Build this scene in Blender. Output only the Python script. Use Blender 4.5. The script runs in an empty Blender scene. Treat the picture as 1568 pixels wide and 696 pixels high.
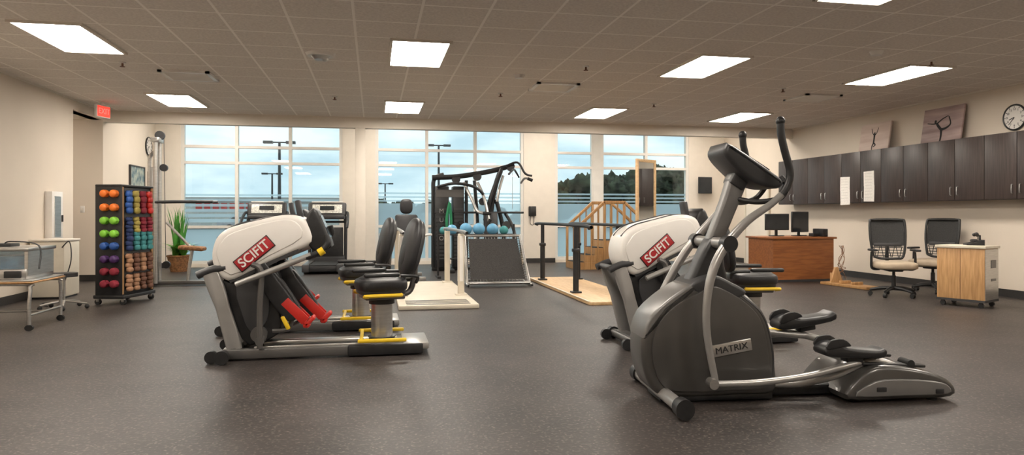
import bpy, bmesh, math, random
from mathutils import Vector, Matrix, Euler
random.seed(4)
S = bpy.context.scene
R = math.radians
H = 3.03

# ---------------------------------------------------------------- materials
def mat(name, col, rough=.5, metal=0., var=.10, scale=6., bump=0., emit=0., coat=0., grain=None, col2=None, bscale=None):
    m = bpy.data.materials.new(name); m.use_nodes = True
    nt = m.node_tree; n = nt.nodes; l = nt.links
    p = n['Principled BSDF']
    p.inputs['Roughness'].default_value = rough
    p.inputs['Metallic'].default_value = metal
    p.inputs['Coat Weight'].default_value = coat
    tc = n.new('ShaderNodeTexCoord'); mp = n.new('ShaderNodeMapping')
    l.new(tc.outputs['Object'], mp.inputs['Vector'])
    if grain: mp.inputs['Scale'].default_value = grain
    no = n.new('ShaderNodeTexNoise'); no.inputs['Scale'].default_value = scale
    no.inputs['Detail'].default_value = 4
    l.new(mp.outputs[0], no.inputs['Vector'])
    cr = n.new('ShaderNodeValToRGB')
    c2 = col2 if col2 else tuple(c*(1-var) for c in col)
    c1 = col if col2 else tuple(min(1, c*(1+var)) for c in col)
    cr.color_ramp.elements[0].position = .35; cr.color_ramp.elements[1].position = .65
    cr.color_ramp.elements[0].color = (*c2, 1); cr.color_ramp.elements[1].color = (*c1, 1)
    l.new(no.outputs['Fac'], cr.inputs[0]); l.new(cr.outputs[0], p.inputs['Base Color'])
    if bump:
        b = n.new('ShaderNodeBump'); b.inputs['Strength'].default_value = bump
        b.inputs['Distance'].default_value = .01
        nb = n.new('ShaderNodeTexNoise'); nb.inputs['Scale'].default_value = bscale or scale*10
        l.new(mp.outputs[0], nb.inputs['Vector'])
        l.new(nb.outputs['Fac'], b.inputs['Height']); l.new(b.outputs[0], p.inputs['Normal'])
    if emit:
        p.inputs['Emission Color'].default_value = (*col, 1)
        p.inputs['Emission Strength'].default_value = emit
    return m

M_wall = mat('wall_paint', (.66,.58,.49), .75, var=.02, scale=1.5, bump=.08, bscale=120)
M_trimw = mat('trim_paint', (.72,.66,.58), .6, var=.02)
M_basebd = mat('baseboard_vinyl', (.025,.023,.022), .5)
M_alu = mat('window_aluminium', (.70,.68,.64), .45, .0, var=.03)
M_black = mat('black_plastic', (.015,.015,.016), .42, var=.2, scale=20)
M_vinyl = mat('black_vinyl', (.018,.018,.020), .45, var=.15, scale=15, bump=.15, bscale=150)
M_rub = mat('rubber', (.012,.012,.012), .75)
M_dgrey = mat('dark_grey_plastic', (.038,.038,.040), .4, var=.1)
M_shell = mat('graphite_shell', (.080,.076,.072), .32, .35, var=.05, coat=.25)
M_shell2 = mat('graphite_light', (.17,.165,.16), .35, .4, var=.05)
M_tube = mat('silver_paint', (.36,.35,.335), .3, .5, var=.05)
M_gtube = mat('grey_tube', (.13,.125,.12), .35, .5, var=.05)
M_steel = mat('brushed_steel', (.55,.54,.52), .28, .9, var=.08, grain=(1,1,12))
M_white = mat('white_plastic', (.74,.71,.67), .35, var=.02, coat=.2)
M_cream = mat('cream_paint', (.62,.56,.46), .45, var=.04)
M_red = mat('red_plastic', (.50,.022,.015), .4)
M_redl = mat('red_label', (.38,.02,.025), .4)
M_yel = mat('yellow_paint', (.75,.50,.02), .4)
M_org = mat('orange_rubber', (.75,.17,.02), .5)
M_grn = mat('green_rubber', (.20,.50,.04), .5)
M_blu = mat('blue_rubber', (.02,.08,.30), .5)
M_lblu = mat('light_blue_vinyl', (.10,.30,.48), .45)
M_teal = mat('teal_fabric', (.05,.24,.25), .8)
M_mar = mat('maroon_fabric', (.22,.015,.03), .8)
M_navy = mat('navy_fabric', (.015,.03,.10), .8)
M_pur = mat('purple_rubber', (.06,.02,.10), .5)
M_oli = mat('olive_fabric', (.38,.30,.07), .8)
M_tan = mat('tan_fabric', (.34,.18,.10), .8)
M_brn = mat('brown_fabric', (.14,.06,.035), .8)
M_oak = mat('oak_wood', (.56,.33,.15), .45, scale=5, grain=(9,9,.8), col2=(.40,.22,.09))
M_ply = mat('birch_wood', (.60,.41,.22), .45, scale=4, grain=(6,.8,6), col2=(.49,.31,.15))
M_pine = mat('maple_wood', (.44,.25,.10), .45, scale=4, grain=(6,6,.8), col2=(.34,.18,.07))
M_cherry = mat('cherry_wood', (.32,.115,.035), .35, scale=4, grain=(1,8,8), col2=(.22,.075,.025))
M_lam = mat('dark_laminate', (.058,.041,.036), .42, scale=6, grain=(14,14,.5), col2=(.030,.021,.019))
M_beige = mat('beige_fabric', (.42,.34,.25), .85, bump=.2, bscale=200)
M_mesh = mat('mesh_fabric', (.026,.026,.026), .8, var=.4, scale=120)
M_screen = mat('screen_glass', (.02,.025,.03), .12)
M_lcd = mat('console_display', (.60,.60,.55), .3, var=.3, scale=30)
M_paper = mat('paper', (.8,.78,.74), .8, var=.05, scale=30)
M_leaf = mat('leaf_green', (.13,.36,.04), .5, var=.4, scale=3)
M_leafd = mat('leaf_dark_green', (.07,.26,.04), .5, var=.4, scale=3)
M_basket = mat('wicker', (.26,.12,.045), .7, var=.4, scale=30, bump=.5)
M_tree = mat('tree_foliage', (.040,.050,.028), .95, var=.6, scale=1.2)
M_asph = mat('asphalt', (.22,.215,.205), .9, var=.15, scale=.4)
M_conc = mat('concrete', (.42,.41,.39), .85, var=.08, scale=1)
M_line = mat('parking_line_paint', (.75,.75,.72), .8)
M_bldg = mat('far_building_wall', (.5,.5,.48), .8)
M_carp = mat('car_paint', (.35,.36,.38), .3, .4)
M_green = mat('green_cloth', (.02,.22,.10), .7)
M_art1 = mat('art_teal', (.05,.12,.16), .6, scale=9, col2=(.40,.42,.36))
M_art2 = mat('art_sepia', (.66,.55,.49), .6, scale=3, col2=(.52,.40,.35), grain=(.3,.3,2.5))
M_art3 = mat('art_sepia_dark', (.46,.35,.33), .6, scale=3, col2=(.22,.15,.15), grain=(.3,.3,2.5))
M_exit = mat('exit_red', (1.,.05,.03), .5, emit=1.2)
M_water = mat('tank_blue', (.06,.20,.30), .1, var=.4, scale=8)
M_net = mat('trampoline_net', (.026,.024,.023), .7, var=.5, scale=90)
M_mirror = mat('mirror_glass', (.75,.78,.78), .04, 1., var=.01)

def panel_emit():
    m = bpy.data.materials.new('light_diffuser'); m.use_nodes = True
    nt = m.node_tree; nt.nodes.remove(nt.nodes['Principled BSDF'])
    e = nt.nodes.new('ShaderNodeEmission'); e.inputs[0].default_value = (1,.91,.80,1); e.inputs[1].default_value = 34
    nt.links.new(e.outputs[0], nt.nodes['Material Output'].inputs[0]); return m
M_emit = panel_emit()

def glass_mat(name, tint, fac, rough=.02, gl=True):
    m = bpy.data.materials.new(name); m.use_nodes = True
    nt = m.node_tree; n = nt.nodes; n.remove(n['Principled BSDF'])
    t = n.new('ShaderNodeBsdfTransparent'); t.inputs[0].default_value = (*tint, 1)
    g = n.new('ShaderNodeBsdfGlossy' if gl else 'ShaderNodeBsdfTranslucent')
    g.inputs[0].default_value = (.9,.95,1,1)
    if gl: g.inputs['Roughness'].default_value = rough
    x = n.new('ShaderNodeMixShader'); x.inputs[0].default_value = fac
    nt.links.new(t.outputs[0], x.inputs[1]); nt.links.new(g.outputs[0], x.inputs[2])
    nt.links.new(x.outputs[0], n['Material Output'].inputs[0]); return m
M_glass = glass_mat('window_glass', (.90,.96,.96), .04)
M_frost = glass_mat('frosted_film', (.82,.90,.91), .40, gl=False)
M_tank = glass_mat('tank_glass', (.75,.88,.95), .15)

def floor_mat():
    m = bpy.data.materials.new('rubber_floor'); m.use_nodes = True
    nt = m.node_tree; n = nt.nodes; l = nt.links; p = n['Principled BSDF']
    tc = n.new('ShaderNodeTexCoord')
    v = n.new('ShaderNodeTexVoronoi'); v.inputs['Scale'].default_value = 30
    v2 = n.new('ShaderNodeTexNoise'); v2.inputs['Scale'].default_value = 42; v2.inputs['Detail'].default_value = 4
    big = n.new('ShaderNodeTexNoise'); big.inputs['Scale'].default_value = 1.6; big.inputs['Detail'].default_value = 8; big.inputs['Roughness'].default_value = .65
    for a in (v, v2, big): l.new(tc.outputs['Object'], a.inputs['Vector'])
    r1 = n.new('ShaderNodeValToRGB'); r1.color_ramp.elements[0].position = .15; r1.color_ramp.elements[1].position = .21
    r1.color_ramp.elements[0].color = (1,1,1,1); r1.color_ramp.elements[1].color = (0,0,0,1)
    l.new(v.outputs['Distance'], r1.inputs[0])
    r2 = n.new('ShaderNodeValToRGB'); r2.color_ramp.elements[0].position = .54; r2.color_ramp.elements[1].position = .64
    l.new(v2.outputs['Fac'], r2.inputs[0])
    mx = n.new('ShaderNodeMath'); mx.operation = 'MAXIMUM'; l.new(r1.outputs[0], mx.inputs[0])
    ml = n.new('ShaderNodeMath'); ml.operation = 'MULTIPLY'; ml.inputs[1].default_value = .5
    l.new(r2.outputs[0], ml.inputs[0]); l.new(ml.outputs[0], mx.inputs[1])
    br = n.new('ShaderNodeValToRGB')
    br.color_ramp.elements[0].color = (.015,.0125,.0115,1); br.color_ramp.elements[1].color = (.043,.035,.032,1)
    br.color_ramp.elements[0].position = .32; br.color_ramp.elements[1].position = .66
    l.new(big.outputs['Fac'], br.inputs[0])
    mc = n.new('ShaderNodeMixRGB'); mc.inputs[2].default_value = (.165,.135,.118,1)
    m3 = n.new('ShaderNodeMath'); m3.operation = 'MULTIPLY'; m3.inputs[1].default_value = .72
    l.new(mx.outputs[0], m3.inputs[0]); l.new(m3.outputs[0], mc.inputs[0]); l.new(br.outputs[0], mc.inputs[1])
    l.new(mc.outputs[0], p.inputs['Base Color'])
    p.inputs['Roughness'].default_value = .47
    b = n.new('ShaderNodeBump'); b.inputs['Strength'].default_value = .35; b.inputs['Distance'].default_value = .004
    l.new(v2.outputs['Fac'], b.inputs['Height']); l.new(b.outputs[0], p.inputs['Normal'])
    return m
M_floor = floor_mat()

def ceil_mat():
    m = bpy.data.materials.new('ceiling_tiles'); m.use_nodes = True
    nt = m.node_tree; n = nt.nodes; l = nt.links; p = n['Principled BSDF']
    tc = n.new('ShaderNodeTexCoord'); sp = n.new('ShaderNodeSeparateXYZ'); l.new(tc.outputs['Object'], sp.inputs[0])
    outs = []
    for ax, off in (('X', .195), ('Y', .56)):
        a = n.new('ShaderNodeMath'); a.operation = 'ADD'; a.inputs[1].default_value = 61+off; l.new(sp.outputs[ax], a.inputs[0])
        d = n.new('ShaderNodeMath'); d.operation = 'DIVIDE'; d.inputs[1].default_value = .61; l.new(a.outputs[0], d.inputs[0])
        f = n.new('ShaderNodeMath'); f.operation = 'FRACT'; l.new(d.outputs[0], f.inputs[0])
        c = n.new('ShaderNodeMath'); c.operation = 'LESS_THAN'; c.inputs[1].default_value = .042; l.new(f.outputs[0], c.inputs[0])
        outs.append(c)
    mx = n.new('ShaderNodeMath'); mx.operation = 'MAXIMUM'; l.new(outs[0].outputs[0], mx.inputs[0]); l.new(outs[1].outputs[0], mx.inputs[1])
    no = n.new('ShaderNodeTexNoise'); no.inputs['Scale'].default_value = 40; l.new(tc.outputs['Object'], no.inputs['Vector'])
    cr = n.new('ShaderNodeValToRGB'); cr.color_ramp.elements[0].position = .3; cr.color_ramp.elements[1].position = .7
    cr.color_ramp.elements[0].color = (.65,.59,.535,1); cr.color_ramp.elements[1].color = (.79,.73,.665,1)
    l.new(no.outputs['Fac'], cr.inputs[0])
    mc = n.new('ShaderNodeMixRGB'); mc.inputs[2].default_value = (.92,.87,.81,1)
    l.new(mx.outputs[0], mc.inputs[0]); l.new(cr.outputs[0], mc.inputs[1]); l.new(mc.outputs[0], p.inputs['Base Color'])
    p.inputs['Roughness'].default_value = .9
    return m
M_ceil = ceil_mat()

# ---------------------------------------------------------------- geometry helpers
def catmull(pts, k, closed=False):
    P = [Vector(p) for p in pts]; n = len(P)
    if k <= 1 or n < 3: return P
    out = []
    segs = n if closed else n-1
    for i in range(segs):
        if closed: a,b,c,d = P[(i-1)%n],P[i],P[(i+1)%n],P[(i+2)%n]
        else: a,b,c,d = P[max(i-1,0)],P[i],P[i+1],P[min(i+2,n-1)]
        for j in range(k):
            t = j/k
            out.append(.5*((2*b)+(-a+c)*t+(2*a-5*b+4*c-d)*t*t+(-a+3*b-3*c+d)*t**3))
    if not closed: out.append(P[-1])
    return out

class B:
    def __init__(s): s.bm = bmesh.new()
    def _m(s, t, M=None):
        if M is not None: t.transform(M)
        me = bpy.data.meshes.new('tmp'); t.to_mesh(me); t.free(); s.bm.from_mesh(me); bpy.data.meshes.remove(me); return s
    def box(s, c, d, rot=(0,0,0), bev=0., seg=2):
        t = bmesh.new(); bmesh.ops.create_cube(t, size=1)
        bmesh.ops.scale(t, vec=Vector(d), verts=t.verts)
        if bev: bmesh.ops.bevel(t, geom=t.edges[:], offset=min(bev, min(d)*.49), segments=seg, profile=.5, affect='EDGES')
        return s._m(t, Matrix.Translation(c) @ Euler([R(a) for a in rot]).to_matrix().to_4x4())
    def cyl(s, a, b, r, r2=None, n=20):
        a = Vector(a); b = Vector(b); t = bmesh.new(); d = b-a
        bmesh.ops.create_cone(t, cap_ends=True, segments=n, radius1=r, radius2=r if r2 is None else r2, depth=d.length)
        q = Vector((0,0,1)).rotation_difference(d.normalized())
        return s._m(t, Matrix.Translation((a+b)/2) @ q.to_matrix().to_4x4())
    def sph(s, c, r, rot=(0,0,0), n=20, e=None):
        t = bmesh.new(); bmesh.ops.create_uvsphere(t, u_segments=n, v_segments=max(8,n*2//3), radius=1)
        if e:
            for v in t.verts:
                for i in range(3): v.co[i] = math.copysign(abs(v.co[i])**e, v.co[i])
        if isinstance(r, (int,float)): r = (r,r,r)
        bmesh.ops.scale(t, vec=Vector(r), verts=t.verts)
        return s._m(t, Matrix.Translation(c) @ Euler([R(a) for a in rot]).to_matrix().to_4x4())
    def tube(s, pts, r, n=10, k=6):
        P = catmull(pts, k); N = len(P); t = bmesh.new()
        rs = r if isinstance(r, (list,tuple)) else [r]*len(pts)
        def rad(i):
            f = i/(N-1)*(len(rs)-1); a = int(f); b = min(a+1, len(rs)-1); return rs[a]+(rs[b]-rs[a])*(f-a)
        T0 = (P[1]-P[0]).normalized(); up = Vector((0,0,1)) if abs(T0.z) < .9 else Vector((1,0,0))
        U = T0.cross(up).normalized(); rings = []
        for i in range(N):
            T = (P[min(i+1,N-1)]-P[max(i-1,0)]).normalized()
            U = (U-T*U.dot(T)).normalized(); V = T.cross(U); rr = rad(i)
            rings.append([t.verts.new(P[i]+U*math.cos(2*math.pi*j/n)*rr+V*math.sin(2*math.pi*j/n)*rr) for j in range(n)])
        for i in range(N-1):
            for j in range(n): t.faces.new((rings[i][j],rings[i][(j+1)%n],rings[i+1][(j+1)%n],rings[i+1][j]))
        t.faces.new(rings[0][::-1]); t.faces.new(rings[-1])
        bmesh.ops.recalc_face_normals(t, faces=t.faces[:])
        return s._m(t)
    def prof(s, pts, y0, y1, bev=0., k=1, seg=3, M=None):
        P = catmull([(x,0,z) for x,z in pts], k, True); t = bmesh.new()
        a = [t.verts.new((p.x,y0,p.z)) for p in P]; b = [t.verts.new((p.x,y1,p.z)) for p in P]; n = len(P)
        t.faces.new(a); t.faces.new(b[::-1])
        for i in range(n): t.faces.new((a[i],b[i],b[(i+1)%n],a[(i+1)%n]))
        bmesh.ops.recalc_face_normals(t, faces=t.faces[:])
        if bev:
            ed = [e for e in t.edges if abs(e.verts[0].co.y-e.verts[1].co.y) < 1e-6]
            bmesh.ops.bevel(t, geom=ed, offset=bev, segments=seg, profile=.5, affect='EDGES')
        return s._m(t, M)
    def torus(s, c, Rr, r, rot=(0,0,0), n=28, m=8):
        t = bmesh.new(); rings = []
        for i in range(n):
            a = 2*math.pi*i/n
            rings.append([t.verts.new(((Rr+r*math.cos(2*math.pi*j/m))*math.cos(a),(Rr+r*math.cos(2*math.pi*j/m))*math.sin(a),r*math.sin(2*math.pi*j/m))) for j in range(m)])
        for i in range(n):
            for j in range(m): t.faces.new((rings[i][j],rings[(i+1)%n][j],rings[(i+1)%n][(j+1)%m],rings[i][(j+1)%m]))
        return s._m(t, Matrix.Translation(c) @ Euler([R(a) for a in rot]).to_matrix().to_4x4())
    def sheet(s, rows):
        t = bmesh.new(); V = [[t.verts.new(p) for p in r] for r in rows]
        for i in range(len(V)-1):
            for j in range(len(V[0])-1): t.faces.new((V[i][j],V[i][j+1],V[i+1][j+1],V[i+1][j]))
        return s._m(t)

def finish(name, b, m, parent=None, ang=35):
    me = bpy.data.meshes.new(name); b.bm.to_mesh(me); b.bm.free(); me.materials.append(m)
    for p in me.polygons: p.use_smooth = True
    me.set_sharp_from_angle(angle=R(ang))
    o = bpy.data.objects.new(name, me); S.collection.objects.link(o)
    if parent: o.parent = parent
    return o

class G:
    def __init__(s, name, loc=(0,0,0), rz=0, parent=None):
        s.o = bpy.data.objects.new(name, None); s.o.empty_display_size = .1
        S.collection.objects.link(s.o); s.o.location = loc; s.o.rotation_euler = (0,0,R(rz))
        if parent: s.o.parent = parent.o
    def p(s, name, b, m, ang=35): return finish(name, b, m, s.o, ang)
    def text(s, name, body, size, loc, rot, m, ext=.002, sx=1., off=0.):
        c = bpy.data.curves.new(name, 'FONT'); c.body = body; c.size = size; c.extrude = ext
        c.align_x = 'CENTER'; c.align_y = 'CENTER'; c.offset = off
        o = bpy.data.objects.new(name, c); S.collection.objects.link(o); o.parent = s.o
        o.location = loc; o.rotation_euler = [R(a) for a in rot]; o.scale = (sx,1,1); c.materials.append(m); return o

# ---------------------------------------------------------------- room shell
XL, XR, YS, YB, YN = -4.72, 8.9, 13.5, 16.5, -3.0
HB = 3.6; HY = 12.25; HX = -6.6; HH = 2.86; SB = 2.825
finish('floor', B().box(((HX+XR)/2, (YN+YB)/2, -.05), (XR-HX+.4, YB-YN+.5, .1)), M_floor)
finish('ceiling', B().box(((XL+XR)/2, (YN+YS)/2, H+.05), (XR-XL+.2, YS-YN+.1, .1)), M_ceil)
finish('ceiling_alcove', B().box(((XL+XR)/2, (YS+YB)/2+.1, HB+.05), (XR-XL+.4, YB-YS+.4, .1)), M_trimw)
finish('ceiling_hallway', B().box(((HX+XL)/2-.1, (HY+YS)/2, HH+.05), (XL-HX+.1, YS-HY+.2, .1)), M_trimw)
finish('soffit_beam', B().box(((XL+XR)/2, YS+.09, (SB+HB)/2), (XR-XL, .18, HB-SB)), M_trimw)
wl = B().box((XL-.1, (YN+HY)/2, HB/2), (.2, HY-YN, HB)).box((XL-.1, (HY+YS)/2, (HH+HB)/2), (.2, YS-HY, HB-HH))
wl.box((XL-.1,(YS+YB+.2)/2,HB/2),(.2,YB+.2-YS,HB))
finish('wall_left', wl, M_wall)
finish('wall_hallway', B().box(((HX+XL-.2)/2, YS+.1, HB/2), (XL-.2-HX,.2,HB)).box(((HX+XL-.2)/2, HY-.1, HB/2), (XL-.2-HX,.2,HB)).box((HX-.1,(HY+YS)/2,HB/2),(.2,YS-HY+.4,HB)), M_wall)
finish('wall_right', B().box((XR+.1, (YN+YB)/2, HB/2), (.2, YB-YN+.2, HB)), M_wall)
finish('wall_near', B().box(((XL+XR)/2, YN-.1, HB/2), (XR-XL, .2, HB)), M_wall)
WIN = [(-4.2,-.71), (.04,3.59), (4.38,7.92)]
wb = B()
for a, b in ((XL,-4.2), (-.71,.04), (3.59,4.38), (7.92,XR)): wb.box(((a+b)/2, YB+.12, HB/2), (b-a, .24, HB))
for a, b in WIN:
    wb.box(((a+b)/2, YB+.12, .04), (b-a, .24, .08)); wb.box(((a+b)/2, YB+.12, 3.53), (b-a, .24, .14))
finish('wall_back', wb, M_trimw)
finish('baseboard_right', B().box((XR-.008, (YN+YB)/2, .055), (.016, YB-YN, .11)), M_basebd)
finish('baseboard_left', B().box((XL+.008, (YN+HY)/2, .055), (.016, HY-YN, .11)).box(((HX+XL)/2, YS-.008, .055), (XL-HX, .016, .11)).box((XL+.008, (YS+YB)/2, .055), (.016, YB-YS, .11)), M_basebd)
finish('baseboard_back', B().box((-4.46, YB-.008, .055), (.5,.016,.11)).box((-.335, YB-.008, .055), (.75,.016,.11)).box((3.985, YB-.008, .055), (.79,.016,.11)).box((8.41, YB-.008, .055), (.98,.016,.11)), M_basebd)
finish('column', B().box((-.25, YS+.09, SB/2), (.19,.17,SB), bev=.01), M_trimw)
finish('trim_ceiling', B().box((XL+.012, (YN+YS)/2, H-.012), (.024, YS-YN, .024)).box((XR-.012, (YN+YS)/2, H-.012), (.024, YS-YN, .024)), M_trimw)

divs = [[-4.2,-3.03,-1.87,-.71], [.04,1.24,2.4,3.59], [4.38,5.36,5.60,6.77,7.92]]
for i, ds in enumerate(divs):
    g = G('window_%d' % (i+1), (0, YB+.08, 0)); a, b = ds[0], ds[-1]
    f = B()
    for x in ds:
        w = .07
        f.box((x+(w/2 if x == a else -w/2 if x == b else 0), 0, 1.77), (w, .12, 3.38))
    if i == 2: f.box((5.48, 0, 1.77), (.24,.14,3.38))
    for z in (.11, .90, 2.34, 2.70, 3.43): f.box(((a+b)/2, 0, z), (b-a, .11, .06))
    g.p('frame', f, M_alu)
    g.p('glass', B().box(((a+b)/2, 0, 1.77), (b-a-.02, .01, 3.3)), M_glass)
    fr = B()
    if i == 0:
        for j in range(6): fr.box(((a+b)/2, -.012, 1.04+j*.115), (b-a-.1, .003, .075-j*.006))
    else:
        fr.box(((a+b)/2, -.012, 1.19), (b-a-.1, .003, .50))
        for j in range(3): fr.box(((a+b)/2, -.012, 1.50+j*.09), (b-a-.1, .003, .04))
    fr.box(((a+b)/2, -.012, .5), (b-a-.1, .003, .7))
    g.p('frosted_film', fr, M_frost)

# ---------------------------------------------------------------- ceiling fittings
def troffer(x, y, z=H):
    g = G('ceiling_light', (x, y, z))
    f = B()
    for s_ in (-1, 1):
        f.box((s_*.315, 0, -.012), (.03, 1.25, .024)); f.box((0, s_*.625, -.012), (.66, .03, .024))
    g.p('frame', f, M_trimw); g.p('diffuser', B().box((0,0,-.009), (.60,1.22,.01)), M_emit)
for x in (-3.1, .5, 4.03, 6.8):
    for y in (12.05, 8.02, 4.7, .9): troffer(x, y)
for x in (-3.2, .4, 4.0, 7.4): troffer(x, 14.9, HB)
g = G('hallway_fill_light', (-6.0, 12.87, HH)); g.p('base', B().cyl((0,0,-.03),(0,0,0),.17,n=28), M_trimw); g.p('diffuser', B().cyl((0,0,-.07),(0,0,-.03),.14,.165,28), M_emit)  # unseen fill lamp, added out of view to brighten the hallway walls
def vent(x, y, dark):
    g = G('air_vent', (x, y, H)); f = B()
    for s_ in (-1, 1): f.box((s_*.285,0,-.014),(.05,.62,.028)); f.box((0,s_*.285,-.014),(.62,.05,.028))
    for j in range(8): f.box((0,-.23+j*.066,-.018),(.53,.05 if not dark else .036,.006),rot=(-28,0,0))
    g.p('louvers', f, M_white); g.p('duct', B().box((0,0,-.004),(.56,.56,.006)), M_tube if dark else M_trimw)
vent(-2.4, 9.86, True); vent(2.55, 9.7, True); vent(6.8, 9.8, False)
g = G('ceiling_speaker', (-.6, 8.26, H)); g.p('plate', B().cyl((0,0,-.03),(0,0,0),.15,.17,28), M_white); g.p('dome', B().cyl((0,0,-.07),(0,0,-.03),.07,.11,24).sph((.05,0,-.06),(.04,.04,.03)), M_steel)
for x, y in ((-3.0,9.2), (2.6,8.3), (-.6,11.2), (5.9,9.2), (1.9,10.4), (6.6,7.2), (4.6,10.9)):
    g = G('ceiling_sprinkler', (x,y,H)); g.p('plate', B().cyl((0,0,-.012),(0,0,0),.04,.04,16), M_white); g.p('head', B().cyl((0,0,-.05),(0,0,-.01),.012,.012,10).cyl((0,0,-.055),(0,0,-.05),.03,.03,12), M_brn)
for x, y in ((1.9,9.0), (5.6,6.9)):
    g = G('smoke_detector', (x,y,H)); g.p('body', B().cyl((0,0,-.045),(0,0,0),.055,.075,20), M_white)
g = G('exit_sign', (-4.38, 12.5, 0), rz=72)
g.p('housing', B().box((0,0,2.87),(.32,.05,.20),bev=.008).cyl((0,0,2.96),(0,0,H),.02), M_white)
g.p('face', B().box((0,-.027,2.87),(.29,.004,.17)), M_exit); g.text('letters','EXIT',.13,(0,-.032,2.87),(90,0,0),M_white)

# ---------------------------------------------------------------- elliptical trainer
def elliptical(loc, rz):
    g = G('elliptical_trainer', loc, rz); g.o.scale = (.925,1,1)
    sh = [(.075,.39),(.14,.545),(.28,.665),(.44,.74),(.56,.785),(.68,.745),(.82,.665),(.93,.56),(.985,.42),(1.015,.22),(1.0,.05),(.72,.035),(.40,.03),(.18,.06),(.09,.20)]
    g.p('flywheel_housing', B().prof(sh, -.16, .16, bev=.045, k=4, seg=4), M_shell)
    cx, cz = .56, .37
    inner = [(cx+(x-cx)*.87, cz+(z-cz)*.87) for x,z in sh]
    for s_ in (-1, 1):
        y0, y1 = sorted((s_*.155, s_*.175))
        g.p('side_cover', B().prof(inner, y0, y1, bev=.009, k=4, seg=2), M_shell)
    g.p('housing_trim', B().tube([(.97,-.150,.1),(.99,-.150,.25),(.965,-.150,.42),(.90,-.150,.56),(.76,-.150,.67)], .010, 6)
        .tube([(.97,.150,.1),(.99,.150,.25),(.965,.150,.42),(.90,.150,.56),(.76,.150,.67)], .010, 6), M_dgrey)
    g.p('nose_cover', B().prof([(.078,.41),(.13,.55),(.30,.685),(.47,.765),(.44,.70),(.24,.58),(.15,.45)], -.164,.164,bev=.02,k=3), M_shell2)
    g.p('top_cover', B().prof([(.40,.735),(.56,.80),(.70,.75),(.80,.69),(.70,.64),(.52,.66)], -.166,.166,bev=.02,k=3), M_dgrey)
    g.p('badge', B().box((.68,-.180,.345),(.29,.012,.078),rot=(0,-9,0),bev=.02,seg=3), M_steel)
    g.text('badge_lettering','MATRIX',.058,(.68,-.188,.343),(90,-9,0),M_black,sx=1.1)
    g.p('lower_skirt', B().box((.60,0,.03),(.80,.28,.05),bev=.015).box((1.25,0,.045),(.70,.16,.07),bev=.02), M_black)
    g.p('front_stabiliser', B().cyl((.23,-.44,.06),(.23,.40,.06),.042,n=24).box((.30,0,.06),(.2,.1,.06),bev=.015), M_tube)
    g.p('stabiliser_caps', B().cyl((.23,-.52,.062),(.23,-.43,.062),.06,.056,24).cyl((.23,.39,.062),(.23,.47,.062),.056,.06,24), M_black)
    g.p('mast_boot', B().prof([(.38,.62),(.46,.80),(.58,1.02),(.66,1.02),(.69,.85),(.70,.68)], -.075,.075,bev=.03,k=3), M_black)
    g.p('mast', B().prof([(.44,.70),(.54,.92),(.69,1.27),(.76,1.45),(.86,1.40),(.78,1.20),(.65,.92),(.58,.72)], -.052,.052,bev=.02,k=3), M_shell2)
    g.p('mast_pivot', B().cyl((.62,-.29,1.0),(.62,.29,1.0),.036,n=24), M_tube)
    g.p('pivot_bosses', B().cyl((.62,-.305,1.0),(.62,-.225,1.0),.05,n=24).cyl((.62,.225,1.0),(.62,.305,1.0),.05,n=24), M_black)
    g.p('console', B().prof([(.65,1.565),(.66,1.615),(.71,1.62),(1.04,1.42),(1.07,1.375),(1.03,1.345),(.92,1.36),(.81,1.41),(.70,1.50)], -.155,.155,bev=.03,k=3).box((.80,0,1.40),(.12,.14,.1),rot=(0,30,0),bev=.02), M_dgrey)
    g.p('console_screen', B().box((.855,0,1.537),(.29,.25,.006),rot=(0,30,0)), M_screen)
    g.p('console_buttons', B().box((.975,0,1.465),(.05,.22,.008),rot=(0,30,0)), M_yel)
    for s_ in (-1, 1):
        g.p('fixed_handlebar', B().tube([(.79,s_*.03,1.28),(.88,s_*.12,1.26),(.98,s_*.18,1.27),(1.05,s_*.18,1.30),(1.09,s_*.14,1.37),(1.07,s_*.11,1.42)], .018, 10), M_black)
    near = [(.52,-.29,.17),(.465,-.29,.45),(.465,-.29,.66),(.51,-.28,.84),(.60,-.27,.99),(.75,-.27,1.14),(.91,-.27,1.24),(1.02,-.27,1.33)]
    g.p('arm_lever', B().tube(near, [.022,.024,.026,.03,.03,.026,.022,.022], 14), M_tube)
    g.p('arm_grip', B().tube([(.99,-.27,1.30),(1.035,-.27,1.37),(1.045,-.27,1.45),(1.01,-.27,1.57),(.985,-.27,1.67),(.98,-.27,1.755)], .025, 14).sph((.98,-.27,1.755),.030), M_black)
    far = [(.26,.28,.25),(.28,.28,.45),(.34,.28,.60),(.47,.28,.82),(.60,.27,1.0),(.77,.27,1.17),(.91,.27,1.30),(.98,.27,1.42)]
    g.p('arm_lever', B().tube(far, [.022,.024,.026,.03,.03,.026,.022,.022], 14), M_tube)
    g.p('arm_grip', B().tube([(.96,.27,1.38),(1.00,.27,1.48),(1.005,.27,1.58),(.985,.27,1.66),(.98,.27,1.73)], .025, 14).sph((.98,.27,1.73),.030), M_black)
    g.p('pedal_arm', B().tube([(.50,-.29,.15),(.80,-.28,.15),(1.15,-.26,.175),(1.45,-.22,.22),(1.62,-.18,.24)], .021, 12)
        .tube([(.98,-.10,.10),(1.2,-.12,.10),(1.42,-.16,.15),(1.6,-.17,.22),(1.75,-.17,.24),(1.95,-.17,.17)], .026, 12), M_tube)
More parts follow.
